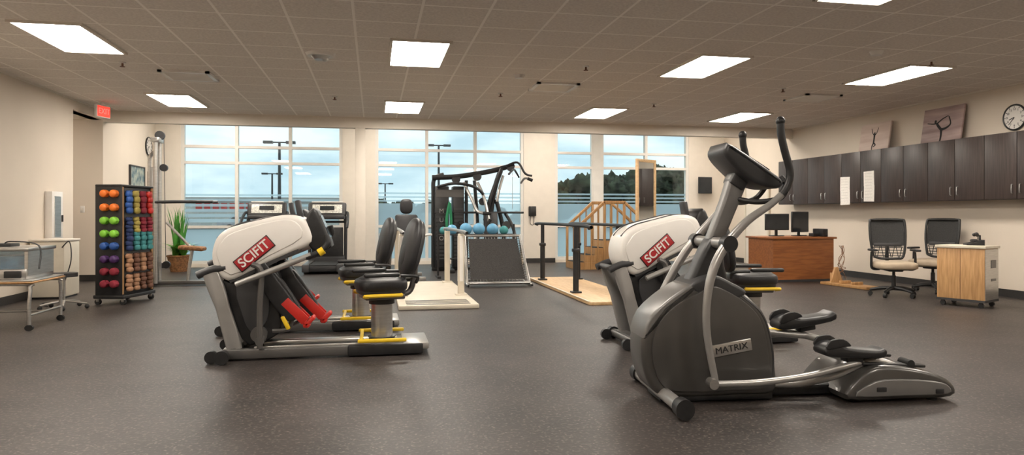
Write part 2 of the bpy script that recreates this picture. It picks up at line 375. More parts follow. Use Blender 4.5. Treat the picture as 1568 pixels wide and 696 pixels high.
    g.p('pedal_arm', B().tube([(.27,.28,.25),(.7,.27,.30),(1.1,.22,.35),(1.35,.18,.36),(1.6,.17,.30),(1.95,.17,.18)], .024, 12).tube([(.9,.1,.42),(1.15,.13,.38),(1.4,.17,.35)], .022, 12), M_tube)
    g.p('lever_joint', B().cyl((.50,-.325,.155),(.50,-.255,.155),.032).cyl((.27,.25,.25),(.27,.32,.25),.032), M_steel)
    def pedal(x, y, z, a):
        M = Matrix.Translation((x,y,z)) @ Euler((0,R(a),0)).to_matrix().to_4x4()
        b = B().prof([(-.22,.0),(-.20,.05),(-.12,.07),(-.05,.045),(.15,.035),(.21,.05),(.23,.02),(.18,-.015),(-.14,-.02)], -.08,.08,bev=.02,k=3,M=M)
        for ya, yb in ((-.085,-.065),(.065,.085)):
            b.prof([(-.21,.03),(-.19,.085),(-.10,.10),(-.04,.06),(-.1,.05)], ya,yb,bev=.005,k=3,M=M)
        b.box((x+.02,y,z-.03),(.12,.08,.05),rot=(0,a,0),bev=.01)
        g.p('foot_pedal', b, M_black)
    pedal(1.53,-.17,.295,3); pedal(1.40,.18,.44,-8)
    g.p('ramp_housing', B().prof([(1.45,.025),(1.85,.02),(2.20,.025),(2.225,.10),(2.12,.165),(1.90,.215),(1.66,.225),(1.52,.15)], -.28,.28,bev=.03,k=3), M_shell)
    g.p('ramp_side', B().prof([(1.50,.05),(1.85,.045),(2.16,.05),(2.17,.10),(2.08,.13),(1.86,.15),(1.64,.14)], -.295,-.27,bev=.01,k=3), M_shell2)
    g.p('ramp_rails', B().box((1.83,-.17,.222),(.46,.10,.02),rot=(0,3,0),bev=.008).box((1.83,.17,.222),(.46,.10,.02),rot=(0,3,0),bev=.008), M_black)
    g.p('ramp_vent', B().box((1.68,-.295,.09),(.07,.01,.03),bev=.01).box((2.10,-.295,.07),(.06,.01,.03),bev=.01), M_black)
    g.p('rollers', B().cyl((1.95,-.22,.225),(1.95,-.12,.225),.028).cyl((1.95,.12,.225),(1.95,.22,.225),.028), M_rub)
    g.p('rear_feet', B().cyl((2.1,-.22,0),(2.1,-.22,.04),.03).cyl((2.1,.22,0),(2.1,.22,.04),.03).cyl((1.55,-.2,0),(1.55,-.2,.04),.03).cyl((1.55,.2,0),(1.55,.2,.04),.03), M_rub)
elliptical((1.585,4.22,0), -5.5)

# ---------------------------------------------------------------- recumbent stepper
def stepper(loc, rz=0, swivel=0):
    g = G('recumbent_stepper', loc, rz)
    g.p('front_stabiliser', B().cyl((.03,-.33,.055),(.03,.33,.055),.038), M_gtube)
    g.p('stabiliser_caps', B().cyl((.03,-.37,.057),(.03,-.31,.057),.055,n=24).cyl((.03,.31,.057),(.03,.37,.057),.055,n=24).cyl((-.06,-.30,.05),(-.06,-.26,.05),.05).cyl((-.06,.26,.05),(-.06,.30,.05),.05), M_black)
    g.p('base_rails', B().box((.80,-.20,.055),(1.52,.07,.08),bev=.012).box((.80,.20,.055),(1.52,.07,.08),bev=.012).box((.55,0,.06),(.1,.42,.05),bev=.01).box((.06,0,.07),(.1,.45,.06),bev=.01), M_gtube)
    g.p('seat_track', B().box((.85,0,.10),(1.1,.10,.05),bev=.01).box((.85,-.2,.10),(1.2,.03,.02),bev=.005), M_steel)
    g.p('seat_platform', B().box((1.30,0,.055),(.62,.52,.09),bev=.015), M_black)
    g.p('rear_plate', B().box((1.55,0,.075),(.22,.50,.06),bev=.015), M_tube)
    hood = [(-.08,.84),(-.065,.94),(-.03,1.01),(.04,1.065),(.16,1.105),(.30,1.14),(.46,1.175),(.60,1.165),(.67,1.10),(.70,.95),(.54,.865),(.36,.785),(.20,.70),(.05,.64),(-.05,.72)]
    g.p('hood', B().prof(hood, -.19,.19,bev=.04,k=3,seg=4), M_white)
    sp = [(-.04,.85),(.0,.96),(.10,1.04),(.42,1.13),(.57,1.12),(.62,.99),(.36,.84),(.07,.69)]
    g.p('hood_side_panel', B().prof(sp, -.198,-.18,bev=.008,k=3).prof(sp, .18,.198,bev=.008,k=3), M_white)
    g.p('hood_seam', B().tube([(-.055,-.10,.985),(.06,-.10,1.08),(.28,-.10,1.137),(.46,-.10,1.178),(.6,-.10,1.168)],.006,6).tube([(-.055,.10,.985),(.06,.10,1.08),(.28,.10,1.137),(.46,.10,1.178),(.6,.10,1.168)],.006,6).prof([(.05,.655),(.22,.73),(.40,.82),(.60,.91),(.58,.87),(.40,.78),(.22,.69),(.06,.625)],-.175,.175), M_dgrey)
    g.p('label_plate', B().box((.25,-.203,.862),(.34,.008,.115),rot=(0,-40,0),bev=.012), M_black)
    g.p('label_face', B().box((.25,-.209,.862),(.325,.006,.10),rot=(0,-40,0),bev=.01), M_redl)
    g.text('label_lettering','SCIFIT',.105,(.25,-.214,.862),(90,-40,0),M_white,sx=.98,off=.0015)
    g.p('drive_body', B().prof([(.0,.66),(.05,.63),(.34,.78),(.43,.66),(.44,.40),(.44,.20),(.20,.10),(.10,.25),(.04,.42)], -.13,.13,bev=.02,k=2), M_black)
    dc = [(.10,.60),(.30,.69),(.36,.5),(.34,.3),(.22,.2),(.14,.38)]
    g.p('drive_cover', B().prof(dc,-.15,-.12,bev=.01,k=2).prof(dc,.12,.15,bev=.01,k=2), M_dgrey)
    g.p('drive_pulley', B().cyl((.28,-.175,.20),(.28,.175,.20),.065,n=28), M_gtube)
    for y in (-.19, .15):
        g.p('frame_leg', B().prof([(-.15,.70),(-.03,.72),(.06,.42),(.15,.10),(.08,.06),(.03,.10),(-.05,.42)], y, y+.05, bev=.012, k=2), M_tube)
    for s_ in (-1, 1):
        g.p('front_bumper', B().tube([(-.19,s_*.17,.69),(-.08,s_*.17,.735),(.03,s_*.17,.75)], .032, 12), M_dgrey)
    g.p('bumper_bar', B().cyl((-.15,-.17,.705),(-.15,.17,.705),.025), M_dgrey)
    for s_ in (-1, 1):
        dz = .0 if s_ < 0 else .07
        g.p('arm_post', B().tube([(.30,s_*.25,.10),(.30,s_*.25,.45),(.31,s_*.25,.72),(.24,s_*.25,.78)], .024, 10).cyl((.30,s_*.14,.16),(.30,s_*.27,.16),.035), M_gtube)
        g.p('arm_lever', B().tube([(.12,s_*.27,.62+dz),(.22,s_*.27,.66+dz),(.45,s_*.27,.75+dz),(.70,s_*.27,.85+dz)], .024, 12), M_tube)
        g.p('arm_grip', B().tube([(.66,s_*.27,.83+dz),(.76,s_*.27,.87+dz),(.83,s_*.26,.94+dz),(.82,s_*.25,1.01+dz)], .024, 12), M_black)
        g.p('grip_collar', B().cyl((.76,s_*.27,.865+dz),(.80,s_*.268,.89+dz),.032), M_yel)
    g.p('console', B().prof([(.66,1.17),(.69,1.22),(.74,1.21),(.85,.95),(.84,.90),(.74,.86),(.66,.94),(.64,1.06)], -.17,.17,bev=.025,k=2), M_black)
    g.p('console_screen', B().box((.80,0,1.08),(.006,.26,.20),rot=(0,-23,0)), M_screen)
    g.p('display_arm', B().box((.585,-.04,1.22),(.045,.10,.16),rot=(0,-10,0),bev=.012).box((.60,-.04,1.14),(.03,.05,.1)), M_dgrey)
    for s_, dx in ((-1,-.09),(1,.03)):
        y = s_*.12; Mt = Matrix.Translation((dx,0,0))
        g.p('foot_board', B().prof([(.34,.74),(.42,.79),(.52,.64),(.66,.44),(.68,.34),(.60,.30),(.48,.44),(.38,.60)],y-.065,y+.065,bev=.014,k=2,M=Mt)
            .prof([(.44,.68),(.50,.70),(.64,.50),(.70,.38),(.63,.36),(.54,.50)],y-.045,y+.045,bev=.012,k=2,M=Mt), M_black)
        g.p('heel_cup', B().box((.67+dx,y,.35),(.28,.13,.045),rot=(0,46,0),bev=.014).box((.765+dx,y,.29),(.12,.13,.035),rot=(0,-44,0),bev=.012).box((.655+dx,y-.06,.385),(.24,.014,.08),rot=(0,46,0),bev=.005).box((.655+dx,y+.06,.385),(.24,.014,.08),rot=(0,46,0),bev=.005), M_red)
        g.p('pedal_link', B().tube([(.38,y,.22),(.50,y,.23),(.62+dx,y,.30)], .02, 8), M_gtube)
        g.p('pedal_spring_cap', B().box((.58+dx,y-.055,.29),(.035,.03,.12),rot=(0,-25,0),bev=.01), M_yel)
    g.p('seat_column', B().cyl((1.27,0,.10),(1.27,0,.42),.092,n=32), M_steel)
    g.p('column_collar', B().cyl((1.27,0,.095),(1.27,0,.13),.12,n=28).cyl((1.27,0,.41),(1.27,0,.45),.11,n=28), M_black)
    g.p('slide_levers', B().box((1.27,-.27,.135),(.40,.035,.03),bev=.01).box((1.27,.27,.135),(.40,.035,.03),bev=.01).box((1.10,0,.135),(.03,.56,.025),bev=.01), M_yel)
    s = G('swivel_seat', (1.27,0,0), swivel, parent=g)
    s.p('seat_bracket', B().box((0,0,.475),(.34,.30,.04),bev=.01), M_gtube)
    s.p('swivel_handle', B().tube([(-.16,-.20,.49),(-.18,-.23,.50),(.08,-.24,.50),(.12,-.21,.50)], .016, 8).tube([(-.16,.20,.49),(-.18,.23,.50),(.08,.24,.50),(.12,.21,.50)], .016, 8), M_yel)
    s.p('seat_cushion', B().sph((-.01,0,.575),(.215,.21,.065),e=.55,n=28).sph((-.03,0,.60),(.17,.15,.055),e=.6), M_vinyl)
    s.p('seat_pan', B().sph((-.01,0,.53),(.20,.19,.045),e=.5), M_dgrey)
    s.p('backrest', B().sph((.255,0,.89),(.06,.205,.265),rot=(0,13,0),e=.78,n=28).sph((.235,0,.83),(.06,.12,.14),rot=(0,13,0),e=.8), M_vinyl)
    s.p('backrest_shell', B().sph((.29,0,.88),(.045,.195,.25),rot=(0,13,0),e=.78,n=28), M_dgrey)
    s.p('back_support', B().tube([(.12,0,.48),(.24,0,.50),(.285,0,.62),(.30,0,.78)], .026, 10), M_gtube)
    for s_ in (-1, 1):
        s.p('armrest', B().tube([(.25,s_*.20,.60),(.24,s_*.26,.655),(.10,s_*.265,.665)], .015, 8).box((-.06,s_*.265,.675),(.30,.06,.035),bev=.015), M_black)
stepper((-1.20,6.12,0), swivel=12); stepper((-1.40,7.42,0), swivel=10); stepper((2.22,5.98,0), swivel=170)

# ---------------------------------------------------------------- dumbbell & cuff weight rack
g = G('weight_rack', (-3.29,10.2,0), -15)
g.p('frame', B().box((0,0,.82),(.30,.66,1.44),bev=.01).box((0,0,.105),(.42,.72,.05),bev=.012).box((0,-.345,.82),(.36,.02,1.46),bev=.005).box((0,.345,.82),(.36,.02,1.46),bev=.005).box((0,0,1.555),(.36,.72,.03),bev=.008), M_black)
g.p('peg_panel', B().box((.155,0,.84),(.012,.60,1.36)), M_dgrey)
g.p('oak_edge', B().box((.17,-.325,.84),(.02,.03,1.40)).box((.17,.325,.84),(.02,.03,1.40)), M_pine)
cc = B(); cf = B()
for x in (-.17,.17):
    for y in (-.31,.31):
        cc.cyl((x,y-.018,.038),(x,y+.018,.038),.038,n=18); cf.box((x,y,.06),(.04,.05,.045),bev=.008)
g.p('casters', cc, M_rub); g.p('caster_forks', cf, M_steel)
rows = [(1.34,[M_blu,M_oli,M_mar,M_red],.30),(1.04,[M_navy,M_oli,M_mar,M_mar],.20),(.83,[M_navy,M_teal,M_teal,M_teal],.26),(.54,[M_tan,M_brn,M_tan,M_brn],.24),(.28,[M_tan,M_tan,M_brn,M_brn],.22)]
for z, cols, hh in rows:
    for j, m in enumerate(cols):
        y = -.225+j*.15; b = B()
        for q in range(4): b.sph((.195+.012*(q%2),y+random.uniform(-.006,.006),z+hh*(.36-q*.24)),(.035,.052,hh*.15),e=.75,n=14)
        b.cyl((.16,y,z+hh*.5),(.24,y,z+hh*.5),.006,n=8)
        g.p('cuff_weight', b, m)
bz = [1.45,1.27,1.10,.93,.77,.60,.44,.28]
bc = [M_org,M_org,M_grn,M_grn,M_blu,M_pur,M_mar,M_mar]
for z, m in zip(bz, bc):
    for x in (-.03,.10):
        g.p('dumbbell', B().cyl((x,-.42,z),(x,-.36,z),.050,n=8).sph((x,-.42,z),(.048,.025,.048),n=14), m)

# ---------------------------------------------------------------- treatment cart with tank (left)
g = G('therapy_cart', (-3.93,8.2,0)); g.o.scale = (1.1,1,.88)
leg = B()
for sy in (-1,1):
    leg.tube([(.46,sy*.36,.07),(.46,sy*.36,.30),(.46,sy*.34,.50),(.40,sy*.32,.53),(-.40,sy*.32,.53),(-.46,sy*.34,.50),(-.46,sy*.36,.30),(-.46,sy*.36,.07)],.016,10,k=4)
leg.cyl((.46,-.36,.18),(.46,.36,.18),.012).cyl((-.46,-.36,.18),(-.46,.36,.18),.012).cyl((-.46,0,.18),(.46,0,.18),.012)
g.p('legs', leg, M_steel)
g.p('top', B().box((0,0,.555),(1.0,.76,.02),bev=.008), M_pine)
g.p('top_rim', B().box((0,0,.575),(.98,.74,.02),bev=.006), M_steel)
c = B()
for x in (-.46,.46):
    for y in (-.36,.36): c.cyl((x,y-.015,.035),(x,y+.015,.035),.035,n=16).cyl((x,y,.04),(x,y,.1),.014)
g.p('casters', c, M_rub)
g.p('tank_body', B().box((-.03,.02,.645),(.88,.62,.12),bev=.01).box((-.03,.02,.935),(.92,.64,.045),bev=.01).box((-.46,.02,.78),(.03,.58,.30)).box((.40,.02,.78),(.03,.58,.30)).box((-.03,.30,.78),(.84,.02,.3)).box((-.03,-.27,.79),(.03,.02,.27)), M_steel)
g.p('tank_contents', B().box((-.03,.06,.77),(.76,.42,.16),bev=.02), M_water)
g.p('tank_glass', B().box((-.03,-.262,.80),(.82,.008,.23)), M_tank)
g.p('tank_controls', B().box((.30,-.302,.645),(.14,.03,.08),bev=.008).cyl((.1,-.31,.645),(.1,-.27,.645),.022).cyl((-.1,-.31,.645),(-.1,-.27,.645),.022).box((.1,0,.975),(.2,.2,.04),bev=.01).tube([(.1,0,.98),(.2,-.1,1.02),(.44,-.1,.97),(.48,-.2,.7)],.008,6), M_black)
g = G('heating_unit', (-4.47,11.0,0)); g.p('case', B().box((0,0,.41),(.44,.52,.78),bev=.02), M_cream); g.p('top_lid', B().box((0,0,.815),(.46,.54,.03),bev=.01), M_trimw)
g.p('feet', B().box((0,0,.015),(.40,.46,.03)), M_black)
g.p('power_cord', B().tube([(.2,-.28,.72),(.32,-.35,.80),(.36,-.40,.55),(.30,-.45,.25),(.34,-.7,.03),(.2,-.9,.012),(.4,-1.2,.012)],.008,6), M_black)
g = G('rolling_stool', (-3.80,9.6,0))
b = B()
for a in range(5): b.tube([(0,0,.10),(.13*math.cos(a*1.257),.13*math.sin(a*1.257),.085),(.26*math.cos(a*1.257),.26*math.sin(a*1.257),.06)],.013,8)
g.p('star_base', b.cyl((0,0,.08),(0,0,.40),.014), M_steel)
g.p('seat', B().cyl((0,0,.40),(0,0,.45),.15,n=28), M_vinyl)
b = B()
for a in range(5): b.sph((.26*math.cos(a*1.257),.26*math.sin(a*1.257),.028),(.028,.028,.028),n=12)
g.p('casters', b, M_rub)
g = G('extinguisher_cabinet', (XL,11.45,0), 90)
g.p('frame', B().box((0,-.05,1.13),(.36,.10,.78),bev=.008), M_white); g.p('door_glass', B().box((0,-.103,1.15),(.20,.006,.60)), M_steel); g.p('handle', B().box((.14,-.11,1.12),(.02,.02,.1)), M_dgrey)
def plate(x,y,z,rz,n=2):
    g = G('light_switch', (x,y,z), rz); g.p('plate', B().box((0,-.004,0),(.07*n,.008,.12),bev=.003), M_white); b = B()
    for i in range(n): b.box(((i-(n-1)/2)*.055,-.012,0),(.02,.01,.045))
    g.p('toggles', b, M_trimw)
plate(XL,9.2,2.35,90); plate(-5.05,YS,1.27,0,1)

# ---------------------------------------------------------------- clocks & pictures
def clock(x,y,z,rz,r=.17):
    g = G('wall_clock',(x,y,z),rz)
    g.p('rim', B().torus((0,-.02,0),r,.014,rot=(90,0,0),n=40).cyl((0,-.02,0),(0,0,0),r,n=40), M_black)
    g.p('face', B().cyl((0,-.024,0),(0,-.019,0),r*.95,n=40), M_white)
    b = B()
    for i in range(12):
        a = i*math.pi/6; b.box((math.sin(a)*r*.84,-.026,math.cos(a)*r*.84),(.008,.003,r*.10),rot=(0,math.degrees(a),0))
    for a, l_, w in ((250,r*.5,.012),(222,r*.75,.008)):
        b.box((math.sin(R(a))*l_/2,-.028,math.cos(R(a))*l_/2),(w,.003,l_),rot=(0,a,0))
    g.p('markings_and_hands', b, M_black)
    for i in range(1,13):
        a = i*30; g.text('numeral', str(i), .045, (math.sin(R(a))*r*.66,-.026,math.cos(R(a))*r*.66),(90,0,0),M_black,.001)
clock(XR,8.2,2.55,-90,.175); clock(XL,16.0,2.63,90,.19)
def picture(x,y,z,w,h,rz,m):
    g = G('framed_picture',(x,y,z),rz); g.p('canvas', B().box((0,-.015,0),(w,.03,h)), m); b = B()
    for s_ in (-1,1): b.box((s_*w/2,-.02,0),(.025,.045,h+.02)); b.box((0,-.02,s_*h/2),(w+.02,.045,.025))
    g.p('frame', b, M_dgrey)
picture(XL,15.25,1.90,.85,.50,90,M_art1); picture(XL,16.18,1.72,.42,.72,90,M_art1)

def canvas(y, w, h, m, pose):
    g = G('canvas_print', (8.74,y,2.312), -90)
    g.o.rotation_euler = (R(-9),0,R(-90))
    g.p('canvas', B().box((0,0,h/2),(w,.03,h),bev=.004), m)
    b = B(); yy = -.018
    T = lambda pts, r: b.tube([(p[0],yy,p[1]) for p in pts], r, 6, k=4)
    if pose == 0:
        T([(0,.27),(0,.20),(.0,.14)], [.022,.018,.02]); T([(0,.14),(-.03,.08),(-.03,.01)],[.016,.012,.008]); T([(0,.14),(.05,.10),(.0,.07)],[.016,.012,.008])
        T([(0,.27),(-.05,.32),(-.09,.41)],[.010,.008,.006]); T([(0,.27),(.05,.32),(.08,.41)],[.010,.008,.006]); b.sph((0,yy,.31),(.02,.008,.025))
    else:
        T([(.0,.01),(.01,.10),(.0,.20)],[.014,.018,.024]); T([(0,.20),(-.07,.27),(-.10,.31)],[.024,.024,.020]); b.sph((-.13,yy,.34),(.022,.008,.027))
        T([(0,.20),(.10,.22),(.17,.28),(.12,.40)],[.024,.018,.013,.009]); T([(-.10,.31),(-.18,.31),(-.29,.33)],[.013,.010,.007]); T([(-.09,.31),(.0,.37),(.11,.41)],[.013,.010,.007])
    o = g.p('printed_figure', b, M_rub)
    o.scale = (1,.25,1); o.location = (0,-.0125,0)
canvas(10.85,.74,.50,M_art2,0); canvas(9.36,.78,.56,M_art3,1)

# ---------------------------------------------------------------- wall cabinets right
g = G('wall_cabinet', (0,0,0)); Y0, Y1 = 5.3, 13.5; nd = 16; dw = (Y1-Y0)/nd
g.p('carcass', B().box((8.735,(Y0+Y1)/2,1.85),(.33,Y1-Y0,.92)), M_lam)
b = B(); hb = B()
for i in range(nd):
    yc = Y0+dw*(i+.5); b.box((8.56,yc,1.85),(.02,dw-.008,.91),bev=.003)
    hy = yc+(dw/2-.06)*(1 if i%2 == 0 else -1)
    hb.tube([(8.548,hy,1.47),(8.525,hy,1.475),(8.525,hy,1.585),(8.548,hy,1.59)],.006,6,k=2)
g.p('doors', b, M_lam); g.p('handles', hb, M_steel)
def notice(y,z,w,h,rr):
    g = G('paper_notice',(8.550,y,z),-90); g.p('sheet', B().box((0,-.002,h/4),(w,.003,h*.5),rot=(0,rr,0)).box((.008,-.005,-h/4),(w,.003,h*.55),rot=(0,-rr,0)), M_paper); b = B()
    for i in range(9): b.box((-.01,-.0075,h*.42-i*h*.1),(w*.7,.001,.003))
    g.p('printed_lines', b, M_tube)
notice(11.35,1.62,.26,.50,1.5); notice(10.72,1.68,.26,.52,-1.5)

# ---------------------------------------------------------------- desk and office
def monitor(name, loc, rz, w=.46, h=.30, stand=True):
    g = G(name, loc, rz)
    z = .26 if stand else 0
    g.p('housing', B().box((0,0,z),(w,.035,h),bev=.01), M_black)
    g.p('screen', B().box((0,-.0185,z),(w-.03,.002,h-.03)), M_screen)
    if stand: g.p('stand', B().box((0,.03,.10),(.05,.03,.2),bev=.005).box((0,.02,.008),(.22,.17,.014),bev=.004), M_black)
    else: g.p('wall_arm', B().tube([(0,.01,0),(0,.10,-.03),(0,.17,0)],.02,8).box((0,.178,0),(.1,.01,.14)), M_black)
g = G('office_desk', (7.42,11.2,0))
g.p('desktop', B().box((0,.15,.765),(1.26,.9,.035),bev=.006), M_cherry)
g.p('front_panel', B().box((0,-.25,.375),(1.18,.025,.75)).box((-.58,.15,.375),(.025,.8,.75)).box((.58,.15,.375),(.025,.8,.75)), M_cherry)
g.p('kick_trim', B().box((0,-.265,.02),(1.19,.01,.04)), M_dgrey)
monitor('desk_monitor', (7.22,11.45,.7825), -5); monitor('desk_monitor', (7.72,11.5,.7825), 14, .42,.38)
g = G('desktop_computer', (7.93,11.2,.7825)); g.p('case', B().box((0,0,.07),(.10,.30,.14),bev=.01).box((-.14,0,.03),(.1,.14,.06),bev=.01), M_black)
monitor('wall_monitor', (8.27,16.31,1.92), 8, .40,.42, False)
g = G('wall_phone', (3.80,YB-.001,1.26)); g.p('body', B().box((0,-.03,0),(.18,.06,.24),bev=.015), M_black); g.p('handset', B().box((-.05,-.075,0),(.045,.04,.23),bev=.015), M_black)
g.p('cord', B().tube([(-.05,-.06,-.1),(-.06,-.06,-.3),(.02,-.06,-.32),(.03,-.05,-.1)],.008,6), M_black)

def office_chair(loc, rz):
    g = G('office_chair', loc, rz); b = B(); c = B()
    for i in range(5):
        a = i*math.tau/5+.3; x,y = math.cos(a),math.sin(a)
        b.tube([(0,0,.12),(.15*x,.15*y,.115),(.30*x,.30*y,.085)],[.032,.026,.018],8); c.cyl((.30*x-.02*y,.30*y+.02*x,.032),(.30*x+.02*y,.30*y-.02*x,.032),.032,n=16).cyl((.30*x,.30*y,.03),(.30*x,.30*y,.09),.01,n=8)
    g.p('star_base', b, M_black); g.p('casters', c, M_rub)
    g.p('gas_lift', B().cyl((0,0,.10),(0,0,.30),.03).cyl((0,0,.28),(0,0,.40),.02).box((0,.02,.385),(.20,.26,.05),bev=.015), M_black)
    g.p('seat', B().sph((0,-.04,.45),(.27,.27,.06),e=.5,n=28), M_beige)
    g.p('seat_shell', B().sph((0,-.02,.415),(.25,.25,.03),e=.5,n=24), M_black)
    fr = [(-.20,.25,.56),(-.235,.27,.80),(-.235,.31,1.06),(-.18,.33,1.10),(.18,.33,1.10),(.235,.31,1.06),(.235,.27,.80),(.20,.25,.56),(.1,.235,.53),(-.1,.235,.53),(-.20,.25,.56)]
    g.p('back_frame', B().tube(fr,.018,10,k=4), M_black)
    rw = []
    for i in range(9):
        t = i/8; z = .72+t*.37; yy = .265+.065*t; rw.append([(x*.225, yy+.03*(1-x*x), z) for x in (-1,-.6,-.2,.2,.6,1)])
    g.p('back_mesh', B().sheet(rw), M_mesh)
    m = B()
    for i in range(4): m.box((0,.27,.57+i*.04),(.40,.010,.010))
    for i in range(8): m.box((-.175+i*.05,.27,.63),(.008,.010,.17),rot=(0,12 if i%2 else -12,0))
    g.p('lower_lattice', m, M_mesh)
    g.p('lumbar', B().box((0,.285,.73),(.38,.03,.06),bev=.012), M_dgrey)
    g.p('back_spine', B().tube([(0,.10,.39),(0,.27,.41),(0,.31,.55),(0,.31,.75)],.026,8), M_black)
    for s_ in (-1,1):
        g.p('armrest', B().tube([(s_*.18,.02,.39),(s_*.28,.02,.40),(s_*.29,.02,.52),(s_*.285,.02,.64)],.018,8).box((s_*.28,-.01,.665),(.08,.26,.03),bev=.013), M_black)
office_chair((7.36,8.72,0), -24); office_chair((8.32,9.05,0), -68)
g = G('oak_cart', (7.56,7.66,0), 24); g.o.scale = (.90,.92,1)
g.p('cabinet', B().box((0,0,.42),(.46,.60,.66),bev=.004), M_oak); g.p('top', B().box((0,0,.765),(.50,.64,.035),bev=.006), M_cream)
g.p('side_panel', B().box((0,-.302,.42),(.44,.008,.64)), M_steel); g.p('door_gap', B().box((-.232,0,.42),(.004,.004,.64)), M_brn)
g.p('base', B().box((0,0,.085),(.47,.61,.03)), M_dgrey); c = B()
for x in (-.18,.18):
    for y in (-.24,.24): c.cyl((x-.015,y,.033),(x+.015,y,.033),.033,n=16).box((x,y,.055),(.035,.04,.04))
g.p('casters', c, M_black)
g.p('vents', B().box((.05,-.308,.55),(.16,.006,.1)).box((.05,-.308,.35),(.16,.006,.03)), M_gtube)
g = G('desk_phone', (7.62,7.62,.7825), -30); g.p('base', B().prof([(-.10,0),(.10,0),(.10,.07),(-.10,.02)],-.09,.09,bev=.006).box((0,.0,.06),(.05,.16,.03),rot=(0,-14,0),bev=.01), M_black)
g.p('handset', B().tube([(.02,-.07,.13),(.03,-.03,.15),(.03,.03,.15),(.02,.07,.13)],[.024,.014,.014,.024],8), M_black)
g.p('display', B().box((.07,.04,.10),(.02,.08,.06)), M_screen)
g = G('stretching_board', (7.62,10.0,0), 6); g.p('plank', B().box((0,0,.025),(.30,1.0,.045),bev=.006), M_pine)
g.p('upright', B().prof([(-.12,.045),(.12,.045),(.03,.30),(-.03,.30)],.28,.32,bev=.004).box((0,.1,.07),(.22,.04,.05),bev=.006).box((0,-.15,.07),(.22,.04,.05),bev=.006).box((0,.40,.12),(.04,.04,.16),bev=.006), M_oak)
g = G('wall_outlet', (XR,7.9,.42), -90); g.p('plate', B().box((0,-.004,0),(.07,.008,.115),bev=.003), M_white)
g = G('cable_bundle', (8.22,11.1,0)); b = B()
for i in range(5):
    pts = [(random.uniform(-.06,.06),random.uniform(-.06,.06),.62-.12*q if q<4 else .22-.05*(q-4)) for q in range(8)]; b.tube([(p[0]+.06,p[1],max(.012,p[2])) for p in pts]+[(random.uniform(-.1,.15),random.uniform(-.3,.1),.012)],.005,6)
g.p('cables', b, M_tan)
g = G('door_1', (XR-.001,14.9,0), -90)
g.p('slab', B().box((0,-.02,1.05),(.92,.04,2.1)), M_trimw); b = B()
for s_ in (-1,1): b.box((s_*.50,-.025,1.09),(.07,.05,2.18))
g.p('jamb', b.box((0,-.025,2.15),(1.07,.05,.07)), M_cream); g.p('handle', B().cyl((-.38,-.1,1.0),(-.38,-.04,1.0),.02).box((-.33,-.1,1.0),(.12,.015,.02)), M_steel)

# ---------------------------------------------------------------- treadmills
def treadmill(loc, rz=0):
    g = G('treadmill', loc, rz)
    g.p('deck', B().box((0,-.15,.11),(.78,1.5,.12),bev=.02), M_black)
    g.p('belt', B().box((0,-.2,.176),(.50,1.40,.012)), M_rub)
    g.p('side_rails', B().box((-.33,-.15,.185),(.12,1.5,.03),bev=.01).box((.33,-.15,.185),(.12,1.5,.03),bev=.01), M_gtube)
    g.p('rear_caps', B().box((-.33,-.9,.12),(.14,.12,.15),bev=.02).box((.33,-.9,.12),(.14,.12,.15),bev=.02), M_dgrey)
    g.p('feet', B().box((-.33,-.7,.025),(.1,.1,.05)).box((.33,-.7,.025),(.1,.1,.05)).box((-.33,.5,.025),(.1,.1,.05)).box((.33,.5,.025),(.1,.1,.05)), M_rub)
    g.p('motor_cover', B().prof([(-.02,0),(.32,0),(.30,.14),(.1,.2),(-.02,.14)],-.36,.36,bev=.02,M=Matrix.Translation((0,.45,.10))@Matrix.Rotation(R(90),4,'Z')), M_dgrey)
    for s_ in (-1,1):
        g.p('upright', B().tube([(s_*.37,.58,.15),(s_*.38,.52,.60),(s_*.38,.46,1.05),(s_*.33,.44,1.20)],.038,10), M_dgrey)
        g.p('handrail', B().tube([(s_*.33,.44,1.20),(s_*.42,.40,1.22),(s_*.44,.20,1.14),(s_*.44,-.05,1.02),(s_*.43,-.12,.90)],.03,10), M_black)
    g.p('console_housing', B().box((0,.46,1.28),(.80,.10,.32),rot=(-22,0,0),bev=.04,seg=3).box((0,.36,1.12),(.74,.26,.09),bev=.025), M_dgrey)
    g.p('console_face', B().box((0,.405,1.30),(.62,.008,.20),rot=(-22,0,0),bev=.003), M_lcd)
    g.p('console_screen', B().box((0,.400,1.32),(.30,.008,.09),rot=(-22,0,0)), M_screen)
    g.p('console_trim', B().box((0,.50,1.445),(.66,.06,.03),bev=.012), M_white)
    g.p('crossbar', B().cyl((-.37,.40,1.02),(.37,.40,1.02),.025).box((0,.50,.55),(.66,.03,.7),bev=.01), M_black)
treadmill((-.98,15.0,0)); treadmill((-2.22,15.0,0), 0)

# ---------------------------------------------------------------- cable machine (back left)
g = G('cable_machine', (-3.38,12.35,0), 0)
g.p('base', B().box((.35,0,.05),(1.3,.12,.07),bev=.01).box((-.25,0,.05),(.12,.8,.07),bev=.01).box((.95,0,.05),(.1,.6,.06),bev=.01), M_gtube)
g.p('uprights', B().cyl((-.12,-.10,.05),(-.12,-.10,2.40),.035).cyl((-.12,.10,.05),(-.12,.10,2.40),.035).box((-.12,0,2.40),(.14,.30,.08),bev=.02).cyl((-.24,0,.08),(-.24,0,2.05),.028).tube([(-.24,0,2.0),(-.22,0,2.15),(-.12,0,2.25)],.028,10), M_steel)
g.p('weight_stack', B().box((-.20,0,.45),(.14,.24,.62),bev=.005), M_steel)
b = B()
for i in range(9): b.box((-.20,0,.18+i*.07),(.145,.245,.008))
g.p('stack_gaps', b, M_black)
g.p('stack_post', B().box((-.19,0,1.35),(.06,.16,1.2),bev=.01), M_tube)
